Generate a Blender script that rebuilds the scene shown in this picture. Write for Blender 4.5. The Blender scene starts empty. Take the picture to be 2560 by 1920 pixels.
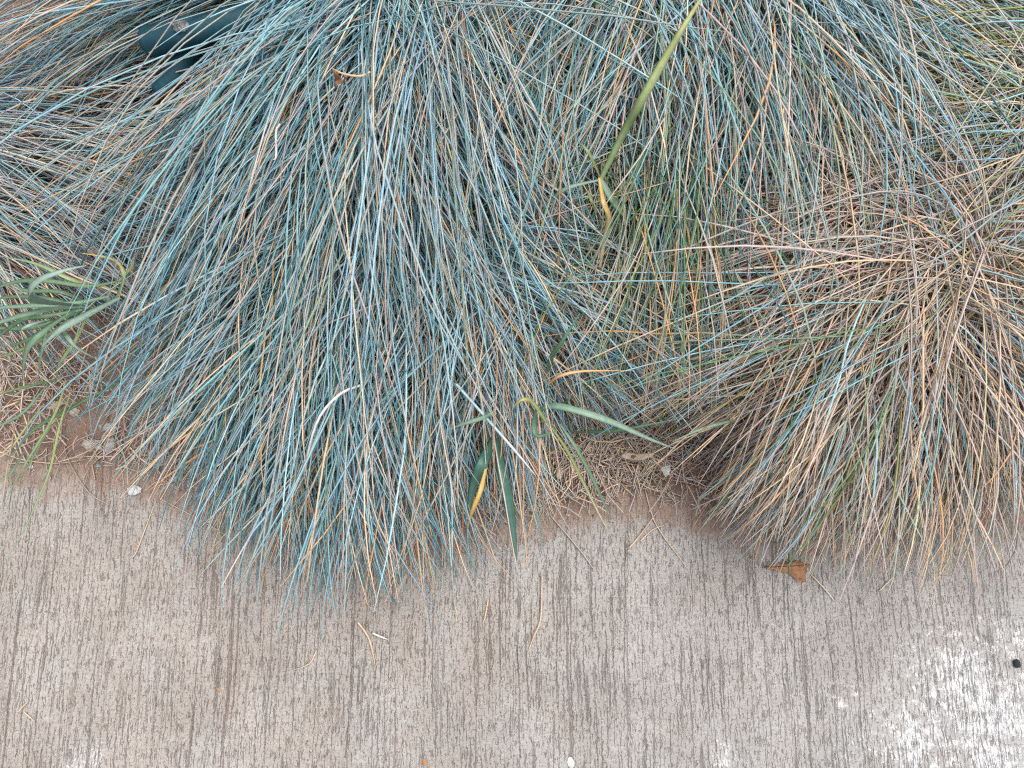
import bpy, bmesh, math, random
import numpy as np
from mathutils import Vector, noise as mnoise

scene = bpy.context.scene
col = scene.collection
R = math.radians
rng = np.random.default_rng(7)
random.seed(7)

# ------------------------------------------------------------------ camera
CAM_H = 0.74
TILT = R(11.0)
F_PX = 1923.0
cam_data = bpy.data.cameras.new('camera')
cam = bpy.data.objects.new('camera', cam_data)
col.objects.link(cam)
cam.location = (0, 0, CAM_H)
cam.rotation_euler = (TILT, 0, 0)
cam_data.sensor_width = 36.0
cam_data.lens = F_PX / 2560.0 * 36.0
cam_data.clip_start = 0.02
cam_data.clip_end = 200.0
cam_data.dof.use_dof = True
cam_data.dof.focus_distance = 0.66
cam_data.dof.aperture_fstop = 8.0
scene.camera = cam

# ------------------------------------------------------------------ sky, sun, exposure
world = bpy.data.worlds.new('World')
scene.world = world
world.use_nodes = True
wn, wl = world.node_tree.nodes, world.node_tree.links
sky = wn.new('ShaderNodeTexSky')
sky.sky_type = 'NISHITA'
sky.sun_disc = False
sky.sun_elevation = R(72)
sky.sun_rotation = R(55)
sky.air_density = 1.0
sky.dust_density = 4.0
sky.ozone_density = 0.6
hs = wn.new('ShaderNodeHueSaturation')
hs.inputs['Saturation'].default_value = 0.35       # a veiled, whitish overcast sky
wl.new(sky.outputs[0], hs.inputs['Color'])
bg = wn['Background']
wl.new(hs.outputs[0], bg.inputs['Color'])
bg.inputs['Strength'].default_value = 0.14

sun_data = bpy.data.lights.new('sun', 'SUN')
sun_data.energy = 1.1
sun_data.angle = R(60)
sun_data.color = (1.0, 0.94, 0.86)
sun = bpy.data.objects.new('sun', sun_data)
col.objects.link(sun)
# soft light from beyond the planting on the right
el, az = R(72), R(55)
d = Vector((math.sin(az) * math.cos(el), math.cos(az) * math.cos(el), math.sin(el)))
sun.rotation_euler = d.to_track_quat('Z', 'Y').to_euler()
sun.location = d * 5

scene.view_settings.view_transform = 'Standard'
scene.view_settings.look = 'None'
scene.view_settings.gamma = 1.0
scene.view_settings.exposure = 0.6
scene.render.engine = 'CYCLES'
scene.cycles.max_bounces = 6
scene.cycles.diffuse_bounces = 3
scene.cycles.pixel_filter_type = 'BLACKMAN_HARRIS'
scene.cycles.filter_width = 1.1
scene.cycles.use_denoising = False

# ------------------------------------------------------------------ helpers
CT, ST = math.cos(TILT), math.sin(TILT)


def P(u, v, z=0.0):
    """photo pixel (2560x1920) -> the point where its ray meets height z"""
    x, y = (u - 1280.0) / F_PX, -(v - 960.0) / F_PX
    dy, dz = y * CT + ST, y * ST - CT
    k = (z - CAM_H) / dz
    return np.array((x * k, dy * k, z))


def tag(o, label=None, cat=None, group=None, kind=None):
    if label: o['label'] = label
    if cat: o['category'] = cat
    if group: o['group'] = group
    if kind: o['kind'] = kind
    return o


def empty(name, loc):
    o = bpy.data.objects.new(name, None)
    o.empty_display_size = 0.02
    o.location = loc
    col.objects.link(o)
    return o


def fast_mesh(name, verts, quads, tint=None, smooth=True):
    me = bpy.data.meshes.new(name)
    verts = np.asarray(verts, dtype=np.float32)
    quads = np.asarray(quads, dtype=np.int32)
    me.vertices.add(len(verts))
    me.vertices.foreach_set('co', verts.ravel())
    k = quads.shape[1]
    me.loops.add(quads.size)
    me.polygons.add(len(quads))
    me.polygons.foreach_set('loop_start', np.arange(0, quads.size, k, dtype=np.int32))
    me.loops.foreach_set('vertex_index', quads.ravel())
    me.polygons.foreach_set('use_smooth', np.full(len(quads), smooth))
    me.update(calc_edges=True)
    if tint is not None:
        a = me.attributes.new('tint', 'FLOAT_COLOR', 'POINT')
        c = np.ones((len(verts), 4), dtype=np.float32)
        c[:, :3] = tint
        a.data.foreach_set('color', c.ravel())
    return me


def mesh_obj(name, me, mat, parent=None):
    o = bpy.data.objects.new(name, me)
    if mat: me.materials.append(mat)
    col.objects.link(o)
    if parent is not None:
        o.parent = parent
        o.location = -Vector(parent.location)
    return o


# ------------------------------------------------------------------ materials
class NT:
    def __init__(self, name):
        self.mat = bpy.data.materials.new(name)
        self.mat.use_nodes = True
        self.n, self.l = self.mat.node_tree.nodes, self.mat.node_tree.links
        self.b = self.n['Principled BSDF']

    def new(self, t, **kw):
        nd = self.n.new(t)
        for k, v in kw.items(): setattr(nd, k, v)
        return nd

    def set(self, sock, v):
        if hasattr(v, 'is_linked') or isinstance(v, bpy.types.NodeSocket): self.l.new(v, sock)
        elif isinstance(v, (tuple, list)) and len(v) == 3 and sock.type == 'RGBA': sock.default_value = (*v, 1)
        else: sock.default_value = v

    def math(self, op, a, b=0.0, c=0.0, clamp=False):
        nd = self.new('ShaderNodeMath', operation=op, use_clamp=clamp)
        self.set(nd.inputs[0], a); self.set(nd.inputs[1], b); self.set(nd.inputs[2], c)
        return nd.outputs[0]

    def vmul(self, v, s):
        nd = self.new('ShaderNodeVectorMath', operation='MULTIPLY')
        self.set(nd.inputs[0], v); nd.inputs[1].default_value = s
        return nd.outputs[0]

    def noise(self, vec, scale, detail=3.0, rough=0.55, dist=0.0):
        nd = self.new('ShaderNodeTexNoise')
        self.l.new(vec, nd.inputs['Vector'])
        nd.inputs['Scale'].default_value = scale
        nd.inputs['Detail'].default_value = detail
        nd.inputs['Roughness'].default_value = rough
        nd.inputs['Distortion'].default_value = dist
        return nd.outputs[0]

    def ramp(self, v, lo, hi):
        nd = self.new('ShaderNodeMapRange', interpolation_type='SMOOTHSTEP')
        self.set(nd.inputs[0], v)
        nd.inputs[1].default_value, nd.inputs[2].default_value = lo, hi
        return nd.outputs[0]

    def mix(self, f, a, b, mode='MIX'):
        nd = self.new('ShaderNodeMix', data_type='RGBA', blend_type=mode)
        self.set(nd.inputs[0], f); self.set(nd.inputs[6], a); self.set(nd.inputs[7], b)
        return nd.outputs[2]

    def attr(self, name):
        return self.new('ShaderNodeAttribute', attribute_name=name)

    def coord(self):
        return self.new('ShaderNodeTexCoord').outputs['Object']

    def bump(self, h, strength, dist):
        nd = self.new('ShaderNodeBump')
        nd.inputs['Strength'].default_value = strength
        nd.inputs['Distance'].default_value = dist
        self.set(nd.inputs['Height'], h)
        self.l.new(nd.outputs[0], self.b.inputs['Normal'])


def grass_material():
    t = NT('grass_blade')
    a = t.attr('tint')
    co = t.coord()
    nz = t.noise(t.vmul(co, (1, 1, 1)), 160, 2)
    f = t.math('MULTIPLY_ADD', nz, 0.62, 0.77)
    cc = t.new('ShaderNodeCombineColor')
    for i in range(3): t.l.new(f, cc.inputs[i])
    c = t.mix(1.0, a.outputs['Color'], cc.outputs[0], 'MULTIPLY')
    t.l.new(c, t.b.inputs['Base Color'])
    t.b.inputs['Roughness'].default_value = 0.52
    t.b.inputs['Specular IOR Level'].default_value = 0.45
    return t.mat


def leaf_material():
    t = NT('weed_leaf')
    a = t.attr('tint')
    co = t.coord()
    nz = t.noise(co, 220, 4)
    f = t.math('MULTIPLY_ADD', nz, 0.7, 0.65)
    cc = t.new('ShaderNodeCombineColor')
    for i in range(3): t.l.new(f, cc.inputs[i])
    c = t.mix(1.0, a.outputs['Color'], cc.outputs[0], 'MULTIPLY')
    t.l.new(c, t.b.inputs['Base Color'])
    t.b.inputs['Roughness'].default_value = 0.42
    t.bump(nz, 0.25, 0.001)
    return t.mat


def concrete_material():
    t = NT('broomed_concrete')
    co = t.coord()
    dirt = t.attr('dirt').outputs['Fac']
    white = t.attr('bleach').outputs['Fac']
    cool = t.attr('cool').outputs['Fac']
    # broom strokes run along y; let them wander a little
    warp = t.noise(co, 5.0, 2)
    sep = t.new('ShaderNodeSeparateXYZ'); t.l.new(co, sep.inputs[0])
    wob = t.noise(t.vmul(co, (160, 120, 1)), 1.0, 4, 0.7)
    x = t.math('ADD', sep.outputs[0], t.math('MULTIPLY', warp, 0.012))
    x = t.math('ADD', x, t.math('MULTIPLY', wob, 0.0042))
    def stretched(sx, sy, detail, rough=0.6, off=0.0):
        cm = t.new('ShaderNodeCombineXYZ')
        t.l.new(t.math('MULTIPLY', x, sx), cm.inputs[0])
        t.l.new(t.math('MULTIPLY', sep.outputs[1], sy), cm.inputs[1])
        cm.inputs[2].default_value = off
        return t.noise(cm.outputs[0], 1.0, detail, rough)
    g1 = stretched(380, 11.0, 4, 0.65)
    g2 = stretched(700, 90, 3, 0.6, 3.1)
    g3 = stretched(430, 3.2, 3, 0.6, 7.7)
    pres = t.ramp(t.noise(t.vmul(co, (16, 5, 1)), 1.0, 3), 0.36, 0.62)
    groove = t.math('MULTIPLY', t.ramp(g1, 0.55, 0.66), t.math('MULTIPLY_ADD', pres, 0.75, 0.25))
    fleck = t.math('MULTIPLY', t.ramp(g2, 0.56, 0.68), 0.75)
    longg = t.math('MULTIPLY', t.math('MULTIPLY', t.ramp(g3, 0.62, 0.67), t.ramp(g1, 0.40, 0.50)), 0.95)
    grv = t.math('MAXIMUM', t.math('MAXIMUM', groove, fleck), longg)
    sp = t.noise(co, 480, 4, 0.8)
    pit = t.ramp(t.noise(co, 330, 2, 0.6), 0.60, 0.72)
    # body colour
    patch = t.ramp(t.noise(co, 11, 4, 0.6), 0.36, 0.66)
    warm = t.mix(patch, (0.378, 0.335, 0.298), (0.455, 0.415, 0.378))
    grey = t.mix(patch, (0.355, 0.342, 0.328), (0.415, 0.414, 0.411))
    mottle = t.math('ADD', cool, t.math('MULTIPLY_ADD', t.noise(co, 19, 4, 0.6), 1.7, -0.85), clamp=True)
    body = t.mix(mottle, warm, grey)
    f = t.math('MULTIPLY_ADD', sp, 1.5, 0.22)
    cc = t.new('ShaderNodeCombineColor')
    for i in range(3): t.l.new(f, cc.inputs[i])
    body = t.mix(1.0, body, cc.outputs[0], 'MULTIPLY')
    # pale worn spots
    pale = t.math('MULTIPLY', t.ramp(t.noise(co, 34, 5, 0.7), 0.60, 0.74), 0.55)
    body = t.mix(pale, body, (0.56, 0.565, 0.56))
    # dirt lodged in the strokes
    gcol = t.mix(cool, (0.175, 0.100, 0.076), (0.160, 0.115, 0.098))
    body = t.mix(t.math('MULTIPLY', grv, 0.54), body, gcol)
    body = t.mix(t.math('MULTIPLY', pit, 0.45), body, (0.17, 0.13, 0.11))
    # soil film by the planting
    dn = t.math('ADD', dirt, t.math('MULTIPLY_ADD', t.noise(co, 48, 5, 0.65), 1.5, -0.75))
    df = t.math('MULTIPLY', t.ramp(dn, 0.30, 0.80), 0.86)
    dcol = t.mix(t.noise(co, 420, 3, 0.7), (0.20, 0.125, 0.095), (0.46, 0.335, 0.27))
    body = t.mix(df, body, dcol)
    # white lime bloom on the high spots between strokes
    wnz = t.math('ADD', t.math('MULTIPLY_ADD', t.noise(co, 85, 8, 0.82), 3.4, -1.7), t.math('MULTIPLY_ADD', white, 1.05, -0.83))
    wnz = t.math('SUBTRACT', wnz, t.math('MULTIPLY', t.ramp(g2, 0.5, 0.66), 0.5))
    wf = t.math('MULTIPLY', t.ramp(wnz, -0.03, 0.20), t.ramp(white, 0.05, 0.25))
    soft = t.math('MULTIPLY', t.ramp(t.math('ADD', white, t.math('MULTIPLY_ADD', t.noise(co, 40, 5, 0.7), 1.6, -0.8)), 0.45, 1.2), 0.30)
    body = t.mix(soft, body, (0.58, 0.58, 0.58))
    wcol = t.mix(t.noise(co, 150, 4, 0.7), (0.56, 0.56, 0.56), (0.80, 0.81, 0.82))
    body = t.mix(t.math('MULTIPLY', wf, 0.9), body, wcol)
    t.l.new(body, t.b.inputs['Base Color'])
    t.b.inputs['Roughness'].default_value = 0.88
    t.b.inputs['Specular IOR Level'].default_value = 0.25
    h = t.math('SUBTRACT', t.math('MULTIPLY', sp, 0.45), t.math('MULTIPLY', t.math('MULTIPLY', grv, t.math('SUBTRACT', 1.0, t.math('MULTIPLY', df, 0.6))), 1.0))
    h = t.math('SUBTRACT', h, t.math('MULTIPLY', pit, 0.5))
    t.bump(h, 0.9, 0.0017)
    return t.mat


def soil_material():
    t = NT('dry_soil')
    co = t.coord()
    a = t.noise(co, 60, 5, 0.7)
    b = t.noise(co, 520, 4, 0.75)
    c = t.mix(a, (0.20, 0.128, 0.096), (0.38, 0.265, 0.21))
    c = t.mix(t.ramp(b, 0.35, 0.7), c, (0.40, 0.275, 0.215))
    c = t.mix(t.math('MULTIPLY', t.ramp(t.noise(co, 340, 2), 0.66, 0.74), 0.8), c, (0.55, 0.47, 0.40))
    t.l.new(c, t.b.inputs['Base Color'])
    t.b.inputs['Roughness'].default_value = 0.95
    t.bump(t.math('ADD', a, b), 0.8, 0.003)
    return t.mat


def plain_material(name, c1, c2, scale, rough=0.7, bump=0.3, c3=None, spec=0.4):
    t = NT(name)
    co = t.coord()
    nz = t.noise(co, scale, 5, 0.65)
    c = t.mix(t.ramp(nz, 0.3, 0.7), c1, c2)
    if c3:
        c = t.mix(t.ramp(t.noise(co, scale * 2.7, 3, 0.7), 0.6, 0.72), c, c3)
    t.l.new(c, t.b.inputs['Base Color'])
    t.b.inputs['Roughness'].default_value = rough
    t.b.inputs['Specular IOR Level'].default_value = spec
    t.bump(nz, bump, 0.002)
    return t.mat


M_GRASS = grass_material()
M_LEAF = leaf_material()
M_CONC = concrete_material()
M_SOIL = soil_material()
M_PIPE = plain_material('teal_plastic', (0.012, 0.056, 0.080), (0.024, 0.086, 0.115), 90, 0.6, 0.1, (0.04, 0.07, 0.08), 0.22)
M_CUFF = plain_material('scuffed_grey', (0.10, 0.11, 0.12), (0.32, 0.30, 0.30), 300, 0.6, 0.4)
M_BROWN = plain_material('brown_leaf', (0.23, 0.10, 0.045), (0.42, 0.22, 0.10), 130, 0.6, 0.4, (0.15, 0.06, 0.03))
M_DARKLEAF = plain_material('dark_leaf', (0.13, 0.06, 0.035), (0.30, 0.15, 0.075), 150, 0.6, 0.5, (0.38, 0.24, 0.15))
M_PALELEAF = plain_material('pale_leaf', (0.36, 0.29, 0.22), (0.52, 0.44, 0.35), 120, 0.7, 0.3)
M_GREYLEAF = plain_material('grey_leaf', (0.40, 0.40, 0.37), (0.54, 0.53, 0.49), 120, 0.7, 0.3)
M_VEIN = plain_material('leaf_vein', (0.09, 0.035, 0.02), (0.14, 0.06, 0.03), 200, 0.6, 0.1)
M_SPOT = plain_material('leaf_spot', (0.17, 0.05, 0.02), (0.25, 0.09, 0.04), 400, 0.6, 0.2)
M_STONE = plain_material('cream_stone', (0.50, 0.43, 0.35), (0.68, 0.61, 0.53), 140, 0.8, 0.5, (0.42, 0.34, 0.27))
M_GSTONE = plain_material('grey_stone', (0.48, 0.46, 0.43), (0.62, 0.60, 0.57), 140, 0.8, 0.5, (0.55, 0.44, 0.36))
M_WHITE = plain_material('white_stone', (0.66, 0.65, 0.62), (0.84, 0.84, 0.82), 200, 0.7, 0.5, (0.5, 0.46, 0.42))
M_BLACK = plain_material('black_stone', (0.012, 0.014, 0.018), (0.04, 0.045, 0.055), 300, 0.5, 0.5)
M_ORANGE = plain_material('orange_chip', (0.46, 0.20, 0.06), (0.60, 0.30, 0.10), 300, 0.7, 0.4)
M_CLOD = plain_material('soil_clod', (0.12, 0.065, 0.045), (0.24, 0.14, 0.10), 200, 0.95, 0.8)
M_BSTONE = plain_material('blue_chip', (0.22, 0.30, 0.32), (0.34, 0.42, 0.44), 300, 0.7, 0.4)

# ------------------------------------------------------------------ ground
EDGE_PX = [(-900, 1080), (0, 1120), (130, 1135), (300, 1140), (450, 1190), (620, 1240), (800, 1290), (980, 1320), (1150, 1300),
           (1300, 1250), (1450, 1225), (1560, 1195), (1680, 1225), (1800, 1260), (1950, 1280), (2150, 1280), (2350, 1250), (2560, 1250), (3500, 1180)]
edge_w = np.array([P(u, v)[:2] for u, v in EDGE_PX])


def edge_y(x):
    return np.interp(x, edge_w[:, 0], edge_w[:, 1])


def seg_dist(x, y):
    best = np.full(x.shape, 9.0)
    for a, b in zip(edge_w[:-1], edge_w[1:]):
        dd = b - a
        k = np.clip(((x - a[0]) * dd[0] + (y - a[1]) * dd[1]) / (dd @ dd), 0, 1)
        best = np.minimum(best, np.hypot(x - a[0] - k * dd[0], y - a[1] - k * dd[1]))
    return best


def grid(xs, ys, zf):
    X, Y = np.meshgrid(xs, ys)
    Z = zf(X, Y)
    v = np.stack([X, Y, Z], -1).reshape(-1, 3)
    nx, ny = len(xs), len(ys)
    i = np.arange(nx * ny).reshape(ny, nx)
    q = np.stack([i[:-1, :-1], i[:-1, 1:], i[1:, 1:], i[1:, :-1]], -1).reshape(-1, 4)
    return v, q


# pavement
slab_back = P(1280, 1000)[1]
xs = np.concatenate([np.linspace(-8, -0.9, 8), np.linspace(-0.85, 0.85, 341), np.linspace(0.9, 8, 8)])
ys = np.concatenate([np.linspace(-8, -0.5, 8), np.linspace(-0.45, slab_back + 0.05, 120)])
v, q = grid(xs, ys, lambda X, Y: 0 * X)
x, y = v[:, 0], v[:, 1]
dist = np.where(y > edge_y(x), 0.0, seg_dist(x, y))
dirt = np.clip(1.0 - dist / 0.055, 0, 1) ** 1.2 + 0.22 * np.clip(1 - dist / 0.16, 0, 1)
bleach = np.zeros(len(v))
for (u, w, rad, am) in [(2400, 1700, 120, 1.0), (2500, 1780, 130, 1.0), (2290, 1850, 110, 0.95), (2380, 1610, 80, 0.75), (2520, 1600, 90, 0.8),
                        (2110, 1760, 60, 0.75), (2190, 1700, 45, 0.6), (2270, 1830, 60, 0.9), (2170, 1880, 90, 0.7), (1810, 1905, 45, 0.9), (2040, 1820, 40, 0.6),
                        (1980, 1900, 40, 0.6), (215, 1910, 60, 0.8), (380, 1510, 45, 0.5), (140, 1560, 40, 0.45), (330, 1830, 50, 0.4), (2470, 1880, 140, 0.95), (2330, 1740, 150, 0.72), (2230, 1790, 120, 0.62)]:
    c = P(u, w)
    rr = rad * 0.00040
    bleach = np.maximum(bleach, am * np.exp(-((x - c[0]) ** 2 + (y - c[1]) ** 2) / (2 * rr * rr)))
cool = np.clip(0.15 + 0.55 * (x + 0.05) / 0.45 + 0.25 * np.clip((-y - 0.02) / 0.2, 0, 1), 0.05, 0.95)
me = fast_mesh('pavement', v, q, smooth=False)
for nm, arr in (('dirt', dirt), ('bleach', bleach), ('cool', cool)):
    at = me.attributes.new(nm, 'FLOAT', 'POINT')
    at.data.foreach_set('value', arr.astype(np.float32))
tag(mesh_obj('pavement', me, M_CONC), 'broom finished concrete pavement with white bloom', kind='structure')

# planting bed soil: rises out of the slab along an uneven line
rs = np.random.default_rng(3)


def fbm(X, Y, s):
    out = np.zeros(X.shape)
    for i in np.ndindex(X.shape):
        out[i] = mnoise.fractal(Vector((X[i] * s, Y[i] * s, 1.7)), 1.0, 2.0, 4)
    return out


xs = np.concatenate([np.linspace(-8, -1.0, 8), np.linspace(-0.95, 0.95, 240), np.linspace(1.0, 8, 8)])
ys = np.concatenate([np.linspace(-0.16, 0.35, 110), np.linspace(0.37, 1.2, 30), np.linspace(1.4, 8, 8)])


def soil_z(X, Y):
    base = np.clip(0.20 * (Y - edge_y(X)), -0.03, 0.02)
    n = fbm(X, Y, 16.0) * 0.006 + fbm(X, Y, 70.0) * 0.0022
    return np.where(Y < edge_y(X) - 0.12, -0.03, base + n)


v, q = grid(xs, ys, soil_z)
me = fast_mesh('soil', v, q)
tag(mesh_obj('soil', me, M_SOIL), 'dry reddish soil of the planting bed', kind='structure')

# ------------------------------------------------------------------ blades
PAL = dict(
    blue=(0.23, 0.41, 0.465), light=(0.36, 0.57, 0.66), teal=(0.095, 0.24, 0.28), grey=(0.35, 0.42, 0.41), sage=(0.27, 0.36, 0.27),
    taupe=(0.455, 0.40, 0.35), pink=(0.52, 0.425, 0.375), straw=(0.72, 0.54, 0.37), orange=(0.66, 0.37, 0.17), brown=(0.27, 0.17, 0.115),
    green=(0.11, 0.20, 0.085), olive=(0.38, 0.38, 0.14), white=(0.74, 0.71, 0.65), fawn=(0.58, 0.43, 0.28), slate=(0.30, 0.35, 0.42))


def tube(paths, rad, tints, roll=None, sides=3):
    """paths (n,S,3) radii (n,S) tints (n,S,3) -> verts, quads, tint"""
    n, S, _ = paths.shape
    t = np.gradient(paths, axis=1)
    t /= np.linalg.norm(t, axis=2, keepdims=True) + 1e-12
    up = np.array((0, 0, 1.0))
    side = np.cross(t, up)
    ln = np.linalg.norm(side, axis=2, keepdims=True)
    side = np.where(ln > 1e-4, side / (ln + 1e-12), np.array((1.0, 0, 0)))
    nor = np.cross(side, t)
    if roll is None: roll = np.zeros(n)
    vs = []
    for k in range(sides):
        a = roll + 2 * math.pi * k / sides
        vs.append(paths + rad[..., None] * (np.cos(a)[:, None, None] * side + np.sin(a)[:, None, None] * nor))
    V = np.stack(vs, 2).reshape(-1, 3)
    C = np.repeat(tints[:, :, None, :], sides, 2).reshape(-1, 3)
    base = (np.arange(n) * S * sides)[:, None, None]
    s = (np.arange(S - 1) * sides)[None, :, None]
    k = np.arange(sides)[None, None, :]
    k2 = (k + 1) % sides
    a, b = base + s + k, base + s + k2
    Q = np.stack([a, b, b + sides, a + sides], -1).reshape(-1, 4)
    return V, Q, C


# things that lie in the grass and keep their own room: (axis point A, axis point B, half width, height)
KEEP_CLEAR = []


def make_paths(r, n, crown, fan, R_env, h_env, L, spread, S=11, th=(6, 42), droop=(50, 105), per=10, jit=6.0, wild=0.16, arc=0.0, hang=1.0, z0=0.012):
    nb = max(1, n // per)
    bi = r.integers(0, nb, n)
    a0, a1 = fan
    b_az = r.uniform(a0, a1, nb)
    b_rad = np.sqrt(r.uniform(0, 1, nb))
    b_ang = r.uniform(0, 2 * math.pi, nb)
    # roots sit toward the side they lean to
    b_rx = crown[0] + spread[0] * b_rad * np.cos(b_ang)
    b_ry = crown[1] + spread[1] * b_rad * np.sin(b_ang)
    b_u = r.uniform(0, 1, nb) ** 0.75
    az = np.radians(b_az[bi] + r.normal(0, jit, n))
    wl_ = r.uniform(0, 1, n) < wild
    az = az + np.where(wl_, np.radians(r.normal(0, 30, n)), 0)
    u = np.clip(b_u[bi] * 0.72 + 0.28 * r.uniform(0, 1, n), 0, 1)
    x = b_rx[bi] + r.normal(0, 0.012, n)
    y = b_ry[bi] + r.normal(0, 0.012, n)
    z = z0 + 0.55 * h_env * u * np.clip(1 - (np.hypot(x - crown[0], y - crown[1]) / R_env) ** 1.5, 0, 1)
    ln = L * (0.42 + 0.65 * r.uniform(0, 1, n) ** 0.6) * (0.78 + 0.22 * u)
    el = np.radians(th[0] + (th[1] - th[0]) * u + r.normal(0, 5, n))
    dr = np.radians(r.uniform(droop[0], droop[1], n))
    curl = np.radians(r.normal(0, 15, n) + arc)
    ds = ln / (S - 1)
    pts = [np.stack([x, y, z], 1)]
    cx, cy = crown
    wobble = r.normal(0, R(2.7), (S, n))
    for j in range(1, S):
        s = j / (S - 1)
        az = az + curl / (S - 1) + wobble[j]
        el = np.maximum(el - dr / (S - 1) * (0.5 + 1.0 * s), R(-70))
        nx = x + ds * np.cos(el) * np.cos(az)
        ny = y + ds * np.cos(el) * np.sin(az)
        nz = z + ds * np.sin(el)
        rr = np.hypot(nx - cx, ny - cy) / R_env
        sup = h_env * u * np.clip(1 - rr ** 1.5, 0, 1) + 0.0025 + 0.012 * u * hang
        floor = np.clip(0.20 * (ny - edge_y(nx)), 0.0, 0.02)
        sup = sup + floor
        hit = nz < sup
        nz2 = np.where(hit, np.maximum(sup, z - 0.85 * ds), nz)
        nz2 = np.maximum(nz2, 0.002 + floor)
        el = np.where(hit, np.maximum(el, np.clip(np.arcsin(np.clip((nz2 - z) / ds, -0.9, 0.9)), R(-60), R(4))), el)
        x, y, z = nx, ny, nz2
        pts.append(np.stack([x, y, z], 1))
    return np.stack(pts, 1), u, ln


def colours(r, n, S, mix, tipdry=0.28, tipcol=('straw', 'taupe', 'pink', 'fawn', 'orange'), basecol='taupe', basefade=0.18):
    names = list(mix)
    w = np.array([mix[k] for k in names], float); w /= w.sum()
    pick = r.choice(len(names), n, p=w)
    c = np.array([PAL[k] for k in names])[pick]
    c = c * r.uniform(0.78, 1.2, (n, 1)) * (1 + r.normal(0, 0.04, (n, 3)))
    s = np.linspace(0, 1, S)[None, :, None]
    tip = np.array([PAL[k] for k in tipcol])[r.integers(0, len(tipcol), n)] * r.uniform(0.8, 1.15, (n, 1))
    dry = r.uniform(0, 1, n) < tipdry
    start = r.uniform(0.35, 0.92, n)
    f = np.clip((s[..., 0] - start[:, None]) / 0.16, 0, 1) * dry[:, None]
    b = np.array(PAL[basecol])
    fb = np.clip(1 - s[..., 0] / basefade, 0, 1) * 0.7
    out = c[:, None, :] * (1 - f[..., None]) + tip[:, None, :] * f[..., None]
    out = out * (1 - fb[..., None]) + b * fb[..., None]
    return np.clip(out, 0.01, 0.85)


def radii(r, n, S, w):
    s = np.linspace(0, 1, S)[None, :]
    prof = np.clip(np.minimum(0.75 + 1.2 * s, 1.0) * np.minimum(1.0, (1.06 - s) / 0.30) ** 0.7, 0.30, 1)
    return prof * (w * r.uniform(0.72, 1.2, n))[:, None]


def project(p):
    d = p - np.array((0, 0, CAM_H))
    cy = d[..., 1] * CT + d[..., 2] * ST
    cz = -d[..., 1] * ST + d[..., 2] * CT
    return 1280 + F_PX * d[..., 0] / -cz, 960 - F_PX * cy / -cz


def blocked(paths):
    allbad = np.zeros(len(paths), bool)
    dice = np.random.default_rng(5).uniform(0, 1, (len(KEEP_CLEAR), len(paths)))
    ki = 0
    for A, B, hw, zt, pr in KEEP_CLEAR:
        dd = (B - A)[:2]
        bad = np.zeros(len(paths), bool)
        for j in range(paths.shape[1] - 1):
            for m in (0.0, 0.2, 0.4, 0.6, 0.8):
                p = paths[:, j] * (1 - m) + paths[:, j + 1] * m
                k = np.clip(((p[:, 0] - A[0]) * dd[0] + (p[:, 1] - A[1]) * dd[1]) / (dd @ dd), 0, 1)
                dist = np.hypot(p[:, 0] - A[0] - k * dd[0], p[:, 1] - A[1] - k * dd[1])
                bad |= (dist < hw) & (p[:, 2] > zt)
        allbad |= bad & (dice[ki] < pr)
        ki += 1
    return allbad


FRINGE_PX = [(-600, 760), (0, 860), (130, 945), (300, 1080), (450, 1210), (600, 1350), (760, 1465), (880, 1500), (1050, 1465), (1200, 1430), (1330, 1370), (1395, 1250), (1450, 1130),
             (1560, 1090), (1680, 1190), (1800, 1310), (1900, 1365), (2060, 1380), (2200, 1400), (2350, 1370), (2560, 1310), (3200, 1200)]
fringe_w = np.array([P(u, v)[:2] for u, v in FRINGE_PX])


def trim(r, p, soft=0.021):
    """end each blade where it reaches the ragged front fringe of the planting"""
    n, S, _ = p.shape
    lim = np.interp(p[..., 0], fringe_w[:, 0], fringe_w[:, 1]) + (np.abs(r.normal(0, soft, n)) * np.where(r.uniform(0, 1, n) < 0.36, -1.0, 1.3))[:, None] - p[..., 2] * 0.10
    gap = p[..., 1] - lim
    out = p.copy()
    tt = np.linspace(0, 1, S)
    for i in np.nonzero((gap < 0).any(1))[0]:
        k = int(np.argmax(gap[i] < 0))
        if k < 2:
            e = 1.0 / (S - 1)
        else:
            e = (k - 1 + gap[i, k - 1] / (gap[i, k - 1] - gap[i, k] + 1e-9)) / (S - 1)
        q = tt * e
        for c_ in range(3): out[i, :, c_] = np.interp(q, tt, p[i, :, c_])
    return out


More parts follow.
